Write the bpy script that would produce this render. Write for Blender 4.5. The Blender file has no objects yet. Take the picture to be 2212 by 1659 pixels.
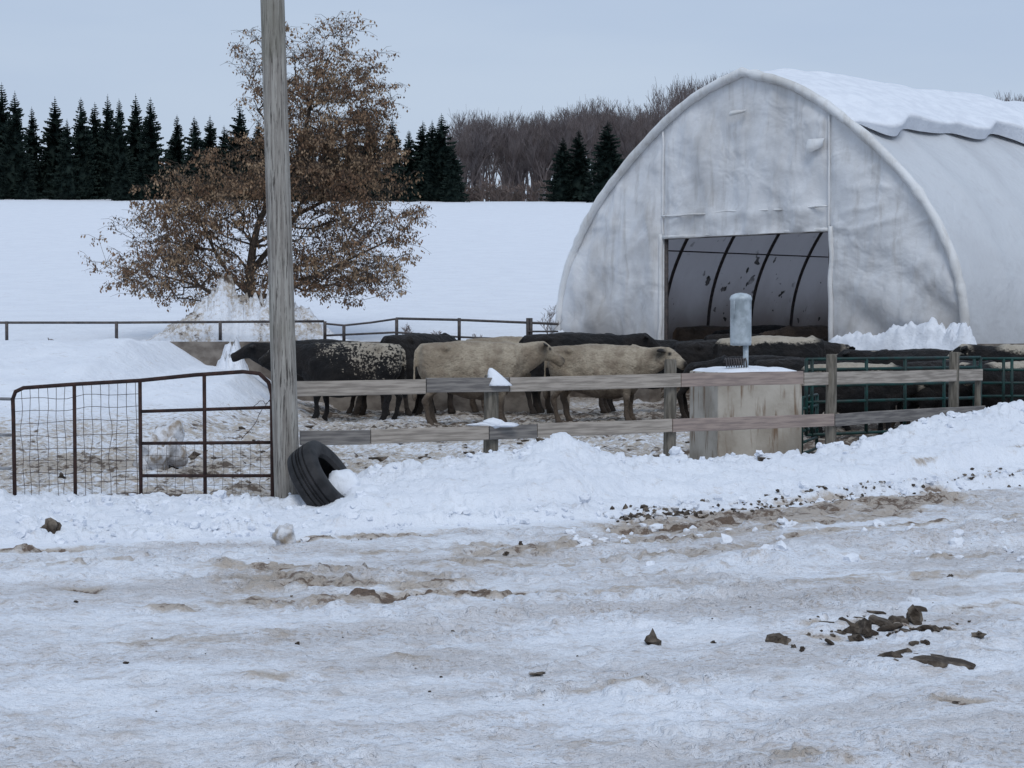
import bpy, math, random, bmesh
import numpy as np
from mathutils import Vector, Matrix, noise as mn

random.seed(7); rng=np.random.default_rng(11)
F=4200.0; EYE=1.76
sc=bpy.context.scene
sc.view_settings.view_transform='Standard'; sc.view_settings.look='None'; sc.view_settings.exposure=0

# ---------- helpers: image pixel coordinates with estimated depth -> world ----------
def X(px,d): return (px-1106.0)*d/F
def Z(py,d): return EYE+(712.0-py)*d/F
def P(px,py,d): return Vector((X(px,d),d,Z(py,d)))
def GP(px,py):
    d=F*EYE/(py-712.0); return (X(px,d),d)

# ---------- numpy noise ----------
def _h(ix,iy,s):
    n=(ix.astype(np.int64)*374761393+iy.astype(np.int64)*668265263+s*974711)&0x7fffffff
    n=((n^(n>>13))*1274126177)&0x7fffffff
    n=(n^(n>>16))&0xffff
    return n/32767.5-1.0
def vn(x,y,s=0):
    x=np.asarray(x,float);y=np.asarray(y,float)
    ix=np.floor(x);iy=np.floor(y);fx=x-ix;fy=y-iy
    fx=fx*fx*fx*(fx*(fx*6-15)+10);fy=fy*fy*fy*(fy*(fy*6-15)+10)
    a=_h(ix,iy,s);b=_h(ix+1,iy,s);c=_h(ix,iy+1,s);d=_h(ix+1,iy+1,s)
    return (a*(1-fx)+b*fx)*(1-fy)+(c*(1-fx)+d*fx)*fy
def fbm(x,y,o=3,s=0):
    t=0;a=1;n=0
    for i in range(o):
        c,sn=math.cos(0.7*i+.4),math.sin(0.7*i+.4)
        t=t+a*vn((c*x-sn*y)*2**i+13.1*i,(sn*x+c*y)*2**i-7.7*i,s+i);n+=a;a*=.5
    return t/n
def sm(t):
    t=np.clip(t,0,1);return t*t*(3-2*t)

# ---------- materials ----------
def newmat(name):
    m=bpy.data.materials.new(name);m.use_nodes=True
    nt=m.node_tree;b=nt.nodes['Principled BSDF'];return m,nt,b
def noise(nt,scale,detail=4,rough=.55,coord='Object',sc3=None,dist=0,rot=None):
    tc=nt.nodes.new('ShaderNodeTexCoord');src=tc.outputs[coord]
    if sc3 or rot:
        mp=nt.nodes.new('ShaderNodeMapping')
        if sc3: mp.inputs['Scale'].default_value=sc3
        if rot: mp.inputs['Rotation'].default_value=rot
        nt.links.new(src,mp.inputs[0]);src=mp.outputs[0]
    n=nt.nodes.new('ShaderNodeTexNoise');n.inputs['Scale'].default_value=scale
    n.inputs['Detail'].default_value=detail;n.inputs['Roughness'].default_value=rough;n.inputs['Distortion'].default_value=dist
    nt.links.new(src,n.inputs['Vector']);return n.outputs['Fac']
def mathn(nt,op,a,b=None,c=None):
    n=nt.nodes.new('ShaderNodeMath');n.operation=op
    for i,v in enumerate((a,b,c)):
        if v is None: continue
        if hasattr(v,'links'): nt.links.new(v,n.inputs[i])
        else: n.inputs[i].default_value=v
    return n.outputs[0]
def rng_(nt,v,a,b,c=0,d=1,smooth=True):
    n=nt.nodes.new('ShaderNodeMapRange')
    if smooth:n.interpolation_type='SMOOTHSTEP'
    nt.links.new(v,n.inputs[0])
    for i,q in enumerate((a,b,c,d)): n.inputs[i+1].default_value=q
    return n.outputs[0]
def mix(nt,f,a,b):
    n=nt.nodes.new('ShaderNodeMix');n.data_type='RGBA'
    if hasattr(f,'links'): nt.links.new(f,n.inputs[0])
    else:n.inputs[0].default_value=f
    for i,v in ((6,a),(7,b)):
        if hasattr(v,'links'): nt.links.new(v,n.inputs[i])
        else:n.inputs[i].default_value=(*v,1)
    return n.outputs[2]
def bump(nt,b,h,dist,strength=1,prev=None):
    n=nt.nodes.new('ShaderNodeBump');n.inputs['Distance'].default_value=dist;n.inputs['Strength'].default_value=strength
    nt.links.new(h,n.inputs['Height'])
    if prev: nt.links.new(prev,n.inputs['Normal'])
    nt.links.new(n.outputs[0],b.inputs['Normal']);return n.outputs[0]
def simple(name,c1,c2,scale=6,rough=.8,bd=.004,bs=40,sc3=None,metal=0,spec=.3,lo=.35,hi=.65,det=4):
    m,nt,b=newmat(name)
    nt.links.new(mix(nt,rng_(nt,noise(nt,scale,det,sc3=sc3),lo,hi),c1,c2),b.inputs['Base Color'])
    b.inputs['Roughness'].default_value=rough;b.inputs['Metallic'].default_value=metal
    b.inputs['Specular IOR Level'].default_value=spec
    if bd: bump(nt,b,noise(nt,bs,3,sc3=sc3),bd)
    return m

SN=(.80,.83,.885)
m_snow=simple('snow',SN,(.72,.75,.81),3,.75,.02,14,spec=.15)
m_snowd=simple('dirty_snow',(.70,.71,.74),(.30,.24,.18),7,.8,.03,16,spec=.1,lo=.42,hi=.7)
m_clod=simple('frozen_manure',(.045,.033,.024),(.20,.165,.13),12,.85,.02,26,lo=.4,hi=.75)
m_wood_l=simple('weathered_board',(.41,.36,.31),(.24,.21,.18),5,.85,.004,30,sc3=(.6,6,9))
m_wood_p=simple('pinkish_board',(.36,.285,.245),(.24,.19,.17),5,.85,.004,30,sc3=(.6,6,9))
m_wood_d=simple('dark_board',(.13,.12,.115),(.25,.23,.21),5,.88,.004,30,sc3=(.6,6,9))
m_post=simple('fence_post_wood',(.19,.17,.14),(.09,.08,.065),6,.9,.006,25,sc3=(5,5,.7))
m_rust=simple('rusty_steel',(.022,.012,.011),(.048,.024,.019),14,.75,.001,60)
m_wire=simple('fence_wire',(.10,.075,.065),(.05,.035,.03),14,.6,0)
m_dsteel=simple('dark_pipe',(.055,.05,.052),(.10,.085,.08),12,.6,.001,50)
m_gsteel=simple('grey_pipe',(.30,.31,.33),(.18,.18,.19),12,.5,.001,50)
m_green=simple('green_gate_paint',(.008,.05,.045),(.015,.03,.028),8,.5,.001,50)
m_conc=simple('old_concrete',(.25,.22,.19),(.12,.10,.085),2.2,.9,.006,20,sc3=(1,1,1.6))
m_galv=simple('galvanised_metal',(.50,.56,.60),(.33,.38,.41),9,.5,.001,40,metal=.1,spec=.5)
m_rubber=simple('tire_rubber',(.012,.012,.013),(.03,.029,.03),7,.6,.002,50)
m_bark=simple('tree_bark',(.05,.038,.03),(.09,.07,.055),12,.9,.01,30,sc3=(3,3,.6))
m_leaf=simple('dry_brown_leaves',(.24,.145,.085),(.11,.065,.042),1.7,.8,0,det=2)
m_leaf2=simple('dry_tan_leaves',(.35,.245,.155),(.20,.13,.08),1.4,.8,0,det=2)
m_spruce=simple('spruce_needles',(.008,.016,.014),(.022,.034,.028),1.3,.85,0,spec=.1,det=2)
m_bare=simple('bare_twigs',(.19,.165,.165),(.11,.09,.088),.6,.9,0,spec=.05,det=1)
m_brush=simple('red_brush',(.18,.14,.125),(.11,.09,.08),.6,.9,0,spec=.05,det=1)

m_pole,nt,b=newmat('pole_wood')
n1=noise(nt,4,5,.65,sc3=(7,7,.35));n2=noise(nt,14,4,.7,sc3=(5,5,.25));n3=noise(nt,1.1,3);n4=noise(nt,1.0,3,sc3=(2,2,.25))
c=mix(nt,rng_(nt,n1,.35,.65),(.20,.18,.16),(.37,.35,.315))
c=mix(nt,rng_(nt,n2,.54,.64),c,(.06,.052,.045))
c=mix(nt,rng_(nt,n3,.45,.7,0,.6),c,(.17,.165,.125))
c=mix(nt,rng_(nt,n4,.5,.75,0,.5),c,(.12,.105,.09))
nt.links.new(c,b.inputs['Base Color']);b.inputs['Roughness'].default_value=.9
bump(nt,b,n2,.014)

m_tank,nt,b=newmat('stained_concrete')
n1=noise(nt,3,4,sc3=(3,3,.4));n2=noise(nt,1.6,4);n3=noise(nt,30,2)
c=mix(nt,rng_(nt,n2,.35,.65),(.50,.46,.40),(.33,.29,.24))
c=mix(nt,rng_(nt,n1,.52,.66,0,.85),c,(.17,.105,.06))
nt.links.new(c,b.inputs['Base Color']);b.inputs['Roughness'].default_value=.9
bump(nt,b,n3,.004)

def fabric(name,base,dirt,trans,lowdirt,dim_spl=False,amt=.6,fb=.10):
    m,nt,b=newmat(name)
    n1=noise(nt,.55,5,.62,sc3=(1,1,.6));n2=noise(nt,2.4,4,.6,sc3=(1.5,1.5,.20));n3=noise(nt,6,3,.6)
    nf=noise(nt,.8,3,.5,sc3=(1,1,1),dist=.6)
    c=mix(nt,rng_(nt,n1,.42,.68,0,amt),base,dirt)
    c=mix(nt,rng_(nt,n2,.50,.72,0,amt),c,dirt)
    tc=nt.nodes.new('ShaderNodeTexCoord');sp=nt.nodes.new('ShaderNodeSeparateXYZ');nt.links.new(tc.outputs['Object'],sp.inputs[0])
    h=mathn(nt,'ADD',sp.outputs[2],mathn(nt,'MULTIPLY',n1,-1.6))
    c=mix(nt,rng_(nt,h,.2,1.9,lowdirt,0),c,(.13,.105,.085))
    if dim_spl:
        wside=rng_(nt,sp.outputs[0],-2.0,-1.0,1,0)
        c=mix(nt,mathn(nt,'MULTIPLY',wside,.62),c,(.48,.42,.43))  # dim barn interior painted into the fabric colour as a mauve-grey tint
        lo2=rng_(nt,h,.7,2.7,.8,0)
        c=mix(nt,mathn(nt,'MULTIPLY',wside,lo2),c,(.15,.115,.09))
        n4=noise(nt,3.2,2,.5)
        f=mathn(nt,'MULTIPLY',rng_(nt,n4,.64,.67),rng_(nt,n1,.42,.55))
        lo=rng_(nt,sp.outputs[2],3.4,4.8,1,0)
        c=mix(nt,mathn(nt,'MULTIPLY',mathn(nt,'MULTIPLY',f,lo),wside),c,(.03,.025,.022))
    nt.links.new(c,b.inputs['Base Color']);b.inputs['Roughness'].default_value=.5
    b.inputs['Specular IOR Level'].default_value=.3
    nb=bump(nt,b,nf,fb)
    bump(nt,b,n3,.014,prev=nb)
    tr=nt.nodes.new('ShaderNodeBsdfTranslucent');nt.links.new(c,tr.inputs[0])
    ms=nt.nodes.new('ShaderNodeMixShader');ms.inputs[0].default_value=trans
    nt.links.new(b.outputs[0],ms.inputs[1]);nt.links.new(tr.outputs[0],ms.inputs[2])
    nt.links.new(ms.outputs[0],nt.nodes['Material Output'].inputs[0]);return m
m_face=fabric('barn_end_fabric',(.76,.77,.79),(.46,.44,.42),.05,.5,False,.55,.14)
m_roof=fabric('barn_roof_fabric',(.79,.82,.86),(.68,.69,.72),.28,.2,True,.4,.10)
m_trim=fabric('barn_edge_fabric',(.76,.77,.78),(.50,.48,.45),.03,.3)

m_ground,nt,b=newmat('snowy_ground')
at=nt.nodes.new('ShaderNodeAttribute');at.attribute_name='gmask'
sp=nt.nodes.new('ShaderNodeSeparateColor');nt.links.new(at.outputs['Color'],sp.inputs[0])
R,G,B_=sp.outputs[0],sp.outputs[1],sp.outputs[2]
na=noise(nt,5,5,.68);nb_=noise(nt,1.1,3,.6);nc=noise(nt,24,4,.65);nd=noise(nt,9,4,.7)
snow=mix(nt,rng_(nt,nb_,.35,.65),SN,(.76,.79,.85))
pk=mathn(nt,'ADD',G,mathn(nt,'MULTIPLY',mathn(nt,'SUBTRACT',na,.5),2.0))
c=mix(nt,rng_(nt,pk,.25,.95,0,.7),snow,(.61,.575,.565))
pk2=mathn(nt,'MULTIPLY',G,rng_(nt,nc,.50,.66))
c=mix(nt,mathn(nt,'MULTIPLY',pk2,rng_(nt,nb_,.36,.58,.2,1.0)),c,(.44,.37,.315))
st=mathn(nt,'ADD',R,mathn(nt,'MULTIPLY',mathn(nt,'SUBTRACT',na,.5),1.5))
c=mix(nt,rng_(nt,st,.08,.6,0,.85),c,(.47,.395,.32))
c=mix(nt,rng_(nt,mathn(nt,'ADD',R,mathn(nt,'MULTIPLY',mathn(nt,'SUBTRACT',nd,.5),2.6)),.55,.95,0,.9),c,(.14,.09,.06))
tr=mathn(nt,'ADD',B_,mathn(nt,'MULTIPLY',mathn(nt,'SUBTRACT',nd,.5),2.2))
c=mix(nt,rng_(nt,tr,.25,.8,0,.88),c,(.45,.38,.30))
tr2=mathn(nt,'ADD',B_,mathn(nt,'MULTIPLY',mathn(nt,'SUBTRACT',na,.5),2.8))
c=mix(nt,rng_(nt,tr2,.68,1.0,0,.92),c,(.10,.07,.05))
nt.links.new(c,b.inputs['Base Color'])
nt.links.new(rng_(nt,pk,.3,1.0,.85,.5),b.inputs['Roughness']);b.inputs['Specular IOR Level'].default_value=.25
bb=bump(nt,b,na,.055)
amp=mathn(nt,'MULTIPLY',nc,mathn(nt,'ADD',mathn(nt,'MAXIMUM',G,mathn(nt,'MAXIMUM',R,B_)),.2))
bump(nt,b,amp,.045,prev=bb)

# ---------- mesh helpers ----------
def link(o,parent=None):
    sc.collection.objects.link(o)
    if parent: o.parent=parent
    return o
def mobj(name,verts,faces,mat=None,parent=None,smooth=False,midx=None):
    me=bpy.data.meshes.new(name);me.from_pydata([tuple(v) for v in verts],[],faces)
    for m in (mat if isinstance(mat,(list,tuple)) else [mat]): me.materials.append(m)
    if midx is not None: me.polygons.foreach_set('material_index',midx)
    if smooth: me.polygons.foreach_set('use_smooth',[True]*len(me.polygons))
    me.update();return link(bpy.data.objects.new(name,me),parent)
def empty(name,loc=(0,0,0),rz=0):
    e=bpy.data.objects.new(name,None);e.location=loc;e.rotation_euler=(0,0,rz);e.empty_display_size=.3;sc.collection.objects.link(e);return e
class MB:
    def __init__(s): s.v=[];s.f=[];s.m=[]
    def add(s,v,f,mi=0):
        o=len(s.v);s.v+=[tuple(q) for q in v];s.f+=[tuple(i+o for i in q) for q in f];s.m+=[mi]*len(f)
    def tube(s,pts,r,n=8,cap=True,mi=0):
        pts=[Vector(p) for p in pts]
        if not hasattr(r,'__len__'): r=[r]*len(pts)
        r=[float(q) for q in r]
        vs=[];ref=None
        for i,p in enumerate(pts):
            t=(pts[min(i+1,len(pts)-1)]-pts[max(i-1,0)])
            if t.length<1e-9:t=Vector((0,0,1))
            t.normalize()
            if ref is None: ref=Vector((0,0,1)) if abs(t.z)<.8 else Vector((1,0,0))
            a=t.cross(ref);
            if a.length<1e-4:a=t.cross(Vector((0,1,0)))
            a.normalize();bb=a.cross(t);ref=bb
            for k in range(n):
                w=2*math.pi*k/n;vs.append(p+(a*math.cos(w)+bb*math.sin(w))*r[i])
        fs=[]
        for i in range(len(pts)-1):
            for k in range(n):
                fs.append((i*n+k,i*n+(k+1)%n,(i+1)*n+(k+1)%n,(i+1)*n+k))
        if cap and n>3: fs+=[tuple(range(n))[::-1],tuple(range((len(pts)-1)*n,len(pts)*n))]
        s.add(vs,fs,mi)
    def obj(s,name,mat,parent=None,smooth=False): return mobj(name,s.v,s.f,mat,parent,smooth,s.m)
def board(name,a,b_,h,t,mat,parent,jit=.008):
    a=Vector(a);b_=Vector(b_);L=(b_-a).length;n=14
    vs=[];fs=[]
    for i in range(n+1):
        x=L*i/n;dz=mn.noise(Vector((x*1.3+a.x*5,a.z*7,0)))*jit;dy=mn.noise(Vector((x*.8,a.z*3,a.x)))*jit
        bw=.004
        for (y,z) in ((-t/2,-h/2+bw),(-t/2+bw,-h/2),(t/2-bw,-h/2),(t/2,-h/2+bw),(t/2,h/2-bw),(t/2-bw,h/2),(-t/2+bw,h/2),(-t/2,h/2-bw)):
            vs.append((x,y+dy,z+dz))
    for i in range(n):
        for k in range(8): fs.append((i*8+k,i*8+(k+1)%8,(i+1)*8+(k+1)%8,(i+1)*8+k))
    fs+=[tuple(range(8))[::-1],tuple(range(n*8,n*8+8))]
    o=mobj(name,vs,fs,mat,parent)
    xa=(b_-a).normalized();ya=Vector((0,0,1)).cross(xa).normalized();za=xa.cross(ya)
    o.matrix_local=Matrix.Translation(a)@Matrix((xa,ya,za)).transposed().to_4x4()
    return o

# ---------- terrain ----------
CT,ST=math.cos(math.radians(47.5)),math.sin(math.radians(47.5))
BX,BY=5.56,46.7; W=6.34
def bpq(x,y):
    dx=x-BX;dy=y-BY
    return dx*CT-dy*ST, dx*ST+dy*CT
fx=[-40,-5.3,-2.35,-2.0,-.23,1.79,4.02,6.18,12,40]
fy=[20.5,19.9,19.3,20.1,21.0,22.2,23.8,26.0,31,50]
def Yf(x): return np.interp(x,fx,fy)
def Yt(x): return np.interp(x,[-40,-4.2,-1.87,1.28,5.75,12,40],[13,15.8,16.7,18.3,21.9,26,45])
def Cr(x): return np.interp(x,[-12,-4,-2.9,-2.3,-1.75,-1.45,-1.1,-.5,.1,.5,.85,1.2,1.9,3.3,3.9,4.6,5.3,7,12],
                              [.05,.06,.09,.10,.15,.28,.33,.42,.52,.58,.44,.36,.34,.31,.36,.50,.62,.80,.95])
streaks=[
 ([(640,1166),(790,1158),(1000,1142)],.15,.85),([(790,1156),(870,1150)],.22,.95),
 ([(1060,1194),(1250,1183),(1500,1165),(1800,1130),(1950,1108)],.26,.72),
 ([(1440,1140),(1600,1122),(1800,1100),(2000,1082)],.70,.92),
 ([(1365,1122),(1450,1115),(1560,1108),(1700,1090),(1850,1075),(2000,1062),(2212,1045)],.34,1.3),
 ([(1500,1195),(1750,1160),(2000,1140),(2212,1128)],.20,.6),
 ([(800,1190),(1200,1172),(1400,1160)],.10,.55),
 ([(900,1215),(1200,1215),(1500,1200)],.16,.5),([(1300,1245),(1700,1215),(2212,1195)],.12,.48),([(1200,1290),(1700,1260),(2212,1240)],.12,.4),
 ([(0,1190),(90,1187),(170,1180)],.18,.9),([(0,1225),(300,1215),(520,1225)],.14,.42),
 ([(560,1305),(700,1302),(850,1292),(1060,1292)],.24,.95),([(560,1262),(700,1262),(920,1268)],.32,.68),
 ([(480,1228),(700,1232),(900,1240)],.28,.65),([(1100,1290),(1200,1285)],.15,.6),([(150,1276),(200,1276)],.15,.9),([(330,1318),(400,1318)],.15,.75),
 ([(1760,1362),(1900,1360),(2040,1365)],.12,.75),([(1900,1432),(2000,1440)],.08,.6),
 ([(2100,1325),(2212,1310)],.16,.7),([(1650,1625),(1760,1635)],.14,.5),([(850,1425),(900,1430)],.09,.6),
 ([(1640,1380),(1800,1385)],.06,.6),([(1010,1640),(1300,1600)],.14,.4),([(300,1400),(600,1380)],.2,.42),
 ([(560,1470),(640,1468)],.09,.55),([(1140,1468),(1180,1472)],.05,.9),([(2050,1520),(2090,1525)],.05,.9),([(80,1560),(300,1530)],.12,.38),([(1200,1500),(1500,1480)],.14,.35)]
def segd(x,y,pts):
    d=np.full(np.shape(x),1e9)
    for (a,b_) in zip(pts[:-1],pts[1:]):
        ax,ay=a;bx,by=b_;vx,vy=bx-ax,by-ay
        t=np.clip(((x-ax)*vx+(y-ay)*vy)/(vx*vx+vy*vy),0,1)
        d=np.minimum(d,np.hypot(x-ax-t*vx,y-ay-t*vy))
    return d
def mud(x,y):
    m=np.zeros(np.shape(x))
    wob=fbm(x*1.6,y*1.6,2,50)*.12
    brk=.84+.55*fbm(x*2.3,y*3.5,3,56)
    for pts,w,s in streaks:
        d=segd(x,y,[GP(*p) for p in pts])+wob
        m=np.maximum(m,s*np.exp(-np.clip(d,0,9)**2/(w*w)))
    return m*brk
def terrain(x,y,full=False):
    x=np.asarray(x,float);y=np.asarray(y,float)
    near=sm((60-np.hypot(x,y))/25)
    p,q=bpq(x,y)
    yt,yf,c=Yt(x),Yf(x),Cr(x);yc=yf-.95+.15*vn(x*1.1,y*0,3)
    c=c*(1+.14*fbm(x*1.5,y*.6,3,5))
    ytw=yt+.22*fbm(x*1.3,y*.8,3,8)
    s=(y-ytw)/np.maximum(yc-ytw,.3)
    bank=np.where(s<1,c*(.16*sm(s/.07)+.22*sm((s-.30-.1*vn(x*.8,x*0,4))/.12)+.62*sm(np.clip(s,0,1)**1.2)),c*sm((yf+.55-y)/(yf+.55-yc)))
    bank=np.where(s<=0,0,bank)
    bm=sm(s/.1)*sm((yf+.6-y)/.8)
    road=sm((ytw-y)/.5)
    pen=sm((y-yf)/.7)
    a=.86*x+.51*y; bb=-.51*x+.86*y
    rz=.034*fbm(a*.25,bb*2.2,3,31)+.022*fbm(x*2.5,y*2.5,3,32)+.018*fbm(x*8,y*8,3,33)+.03*fbm(x*.5,y*.5,2,34)
    rz=rz+.012*np.abs(fbm(x*15,y*15,2,35))
    cr=fbm(x*6,y*6,3,36);rz=rz+.030*sm((cr-.06)/.20)*sm((fbm(x*.7,y*.9,2,37)+.25)/.4)
    rid=segd(x,y,[GP(1640,1215),GP(1850,1185),GP(2212,1160),GP(2500,1130)])
    rz=rz+.085*np.exp(-(rid/.38)**2)*(1+.9*fbm(x*4,y*4,3,38))
    md=mud(x,y)
    rz=rz+.06*np.clip(md,0,1)*sm((fbm(x*5,y*5,3,39)+.05)/.3)-.03*md
    z=rz*road
    chunk=fbm(x*9,y*9,3,41)
    edge_=(.35+.65*np.exp(-((s-.02)/.12)**2)+.5*np.exp(-((s-1)/.25)**2))
    bz=bank+bm*(.05*fbm(x*2.0,y*2.0,3,40)+.024*chunk+.065*sm((fbm(x*4.2,y*4.2,3,43)-.08)/.16)*edge_+.03*sm((fbm(x*10,y*10,2,45)-.1)/.15)*edge_)
    gl=sm((-1.6-x)/.8)*bm
    bz=bz+gl*(.05*sm((fbm(x*3.1,y*3.1,3,44)+.1)/.3))
    z=z+bz*(1-road)*(1-pen)
    pz=.05*fbm(x*1.2,y*1.2,3,51)+.07*fbm(x*4,y*4,3,52)+.035*fbm(x*11,y*11,2,53)
    mx=np.interp(x,[-60,-7.4,-6.6,-5.4,-4.7,-3.6],[1.56,1.52,1.0,.82,.3,0])
    drift=mx*sm((y-26.5)/12.0)
    drift=drift+.12*fbm(x*1.1,y*.7,3,54)*sm(drift*3)*sm((41.5-y)/2.0)
    spill=1.5*np.exp(-((x+6.05-.25*(41.9-y))/.5)**2)*np.exp(-((y-42.0)/1.5)**2)*(1+.25*chunk)
    inside=sm((6.2-np.abs(p))/.2)*sm(q/1.5)*sm((28-q)/.5)
    lowz=pz*(1-sm(drift*2.5)*.75)+np.maximum(drift,spill)+inside*.42
    pl=sm((y-42.2)/.2)*sm((1.15-x)/.2)
    pl=np.maximum(pl,sm((-6.5-p)/.2)*sm((q-.1)/.3)*sm((y-42)/1.))
    pl=np.maximum(pl,sm((q-29)/14))
    z=z+lowz*pen*(1-pl)
    yy=np.minimum(y,226)
    crest=17.0-.40*sm((x+42)/40)
    t=np.clip((yy-45)/181,0,1)
    fz=1.38+(crest-1.38)*(t*.93+.07*t*t)+.22*fbm(x*.03,y*.03,3,61)*sm((y-50)/40)+.05*fbm(x*.25,y*.15,2,62)*near+.03*fbm(x*.6,y*.4,3,65)
    fz=fz+10.*sm((y-238)/95)*sm((x+26)/38)-2.0*sm((y-235)/80)*(1-sm((x+26)/38))
    pile=.74*np.exp(-((x+5.95)/.9)**2-((y-43.5)/.9)**2)+.62*np.exp(-((x+5.0)/1.0)**2-((y-43.3)/.8)**2)+.55*np.exp(-((x+6.9)/.8)**2-((y-43.1)/.8)**2)+.25*np.exp(-((x+6.)/2.2)**4-((y-43.0)/.8)**2)
    fz=fz+pile*(1+.5*fbm(x*2.0,y*2.0,3,63)+.28*chunk)
    z=z*(1-pl)+fz*pl
    far=sm((np.hypot(x,y)-500)/600);z=z*(1-far)+16*far*(y>0)
    if not full: return z
    Rm=np.clip(md,0,1.3)*road
    rut=sm((fbm(a*.30,bb*3.2,3,75)-.12)/.4)*.48*sm((x+3.5)/4)*np.exp(-((y-15.4)/2.8)**2)*road
    Rm=np.maximum(Rm,rut)
    Rm=np.maximum(Rm,.7*np.exp(-((s-.02)/.03)**2)*sm((fbm(x*1.2,y*1.2,2,71)+.1)/.5)*sm((x-1)/3)*(s>-.3))
    Rm=np.maximum(Rm,.8*np.exp(-((s-.42)/.02)**2)*sm((fbm(x*1.4,y*1.4,2,79)-.05)/.3)*sm((x-3)/1.5))
    G_=road*(.58+.45*fbm(x*.8,y*1.5,3,72)+.22*fbm(a*.4,bb*3,3,76))
    G_=G_*sm((70-np.hypot(x,y))/20)
    G_=np.maximum(G_,.25*bm*sm((fbm(x*2,y*2,2,77))/.4)*sm((.4-s)/.3))
    tr=pen*(1-pl)*(1-sm(drift*1.5))*(.66+.34*fbm(x*.5,y*.35,3,73)+.40*np.exp(-((x-1.9)/1.7)**2-((y-24.2)/2.4)**2)+.3*sm((x-2)/3)+.12*sm((y-31)/4)*sm((44-y)/5))
    tr=tr+pen*(1-pl)*inside*.6
    tr=np.maximum(tr,.80*pen*(1-pl)*sm((-1.2-x)/1)*np.exp(-((y-22.3)/4.5)**2)*(1+.8*fbm(x*.9,y*.6,2,74))*sm((x+5.2)/1.5))
    tr=np.maximum(tr,.46*sm(pile*2.5)*(y>42.2)*(1+fbm(x*1.5,y*1.5,2,78)))
    tr=np.clip(tr,0,1)
    return z,Rm,np.clip(G_,0,1.2),tr
def hz(x,y): return float(terrain(np.array([x]),np.array([y]))[0])

rr=[.6]
while rr[-1]<6.2: rr.append(rr[-1]*1.07)
while rr[-1]<46: rr.append(rr[-1]*1.0036)
while rr[-1]<350: rr.append(rr[-1]*1.022)
while rr[-1]<3500: rr.append(rr[-1]*1.2)
rr=np.array(rr)
dense=np.arange(-19,19.001,.05);co=np.arange(21,339.1,2.0)
ang=np.radians(np.concatenate([dense,co]));nA=len(ang);nR=len(rr)
RR,AA=np.meshgrid(rr,ang,indexing='ij')
gx=(RR*np.sin(AA)).ravel();gy=(RR*np.cos(AA)).ravel()
gz,m1,m2,m3=terrain(gx,gy,True)
co_=np.stack([gx,gy,gz],1);co_=np.vstack([co_,[[0,0,0]]])
i=np.arange(nR-1)[:,None];j=np.arange(nA)[None,:];j2=(j+1)%nA
quads=np.stack([i*nA+j+0*j2,i*nA+j2,(i+1)*nA+j2,(i+1)*nA+j],-1).reshape(-1,4)[:, ::-1]
tris=np.stack([np.full(nA,nR*nA),(np.arange(nA)+1)%nA,np.arange(nA)],1)
loops=np.concatenate([quads.ravel(),tris.ravel()])
ls=np.concatenate([np.arange(len(quads))*4,len(quads)*4+np.arange(nA)*3])
lt=np.concatenate([np.full(len(quads),4),np.full(nA,3)])
me=bpy.data.meshes.new('snowy_ground')
me.vertices.add(len(co_));me.vertices.foreach_set('co',co_.astype(np.float32).ravel())
me.loops.add(len(loops));me.loops.foreach_set('vertex_index',loops.astype(np.int32))
me.polygons.add(len(ls));me.polygons.foreach_set('loop_start',ls.astype(np.int32));me.polygons.foreach_set('loop_total',lt.astype(np.int32))
me.polygons.foreach_set('use_smooth',np.ones(len(ls),bool))
me.update(calc_edges=True);me.validate()
ca=me.attributes.new('gmask','FLOAT_COLOR','POINT')
colr=np.ones((len(co_),4),np.float32);colr[:-1,0]=m1;colr[:-1,1]=m2;colr[:-1,2]=m3;colr[-1,:3]=0
ca.data.foreach_set('color',colr.ravel())
me.materials.append(m_ground)
ground=link(bpy.data.objects.new('snowy_ground',me))

# ---------- lumps ----------
_ico={}
def ico(sub):
    if sub not in _ico:
        bm=bmesh.new();bmesh.ops.create_icosphere(bm,subdivisions=sub,radius=1)
        _ico[sub]=([v.co.copy() for v in bm.verts],[tuple(v.index for v in f.verts) for f in bm.faces]);bm.free()
    return _ico[sub]
def lump(mb,c,s,seed,sub=2,rot=0,rough=.35,mi=0):
    V,Fc=ico(sub);vs=[];cr,sr=math.cos(rot),math.sin(rot)
    for v in V:
        k=1+rough*mn.noise(v*1.3+Vector((seed*3.1,seed*1.7,0)))*1.4+rough*.5*mn.noise(v*3.5+Vector((seed,0,5)))
        x,y,z=v.x*s[0]*k,v.y*s[1]*k,v.z*s[2]*k
        vs.append((c[0]+x*cr-y*sr,c[1]+x*sr+y*cr,c[2]+z))
    mb.add(vs,Fc,mi)
mb=MB()
k=0
for _ in range(760):
    k+=1;r=random.random()
    if r<.4: x=random.uniform(-5.5,7);y=float(Yt(x))+abs(random.gauss(0,.35))-.1
    elif r<.7: x=random.uniform(-4,7);y=float(Yf(x))-.95+random.gauss(0,.25)
    elif r<.85: x=random.uniform(-5.5,-1.2);y=random.uniform(16.3,18.9)
    else: x=random.uniform(.5,6.5);y=random.uniform(14.5,17.5)
    s=abs(random.gauss(.018,.018))+.010
    lump(mb,(x,y,hz(x,y)+s*.15),(s,s*random.uniform(.7,1.2),s*.75),k,2 if s>.04 else 1,random.random()*6,.6)
mb.obj('snow_chunks',[m_snow],smooth=False)
mb=MB()
x,y=GP(612,1178);lump(mb,(x,y,.06),(.085,.08,.11),4,3,0,.5)
mb.obj('snow_boulder',[m_snowd],smooth=True)
mb=MB();x,y=GP(108,1158);lump(mb,(x,y,.05),(.075,.07,.07),9,3,0,.7);mb.obj('manure_clod',[m_clod])
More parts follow.
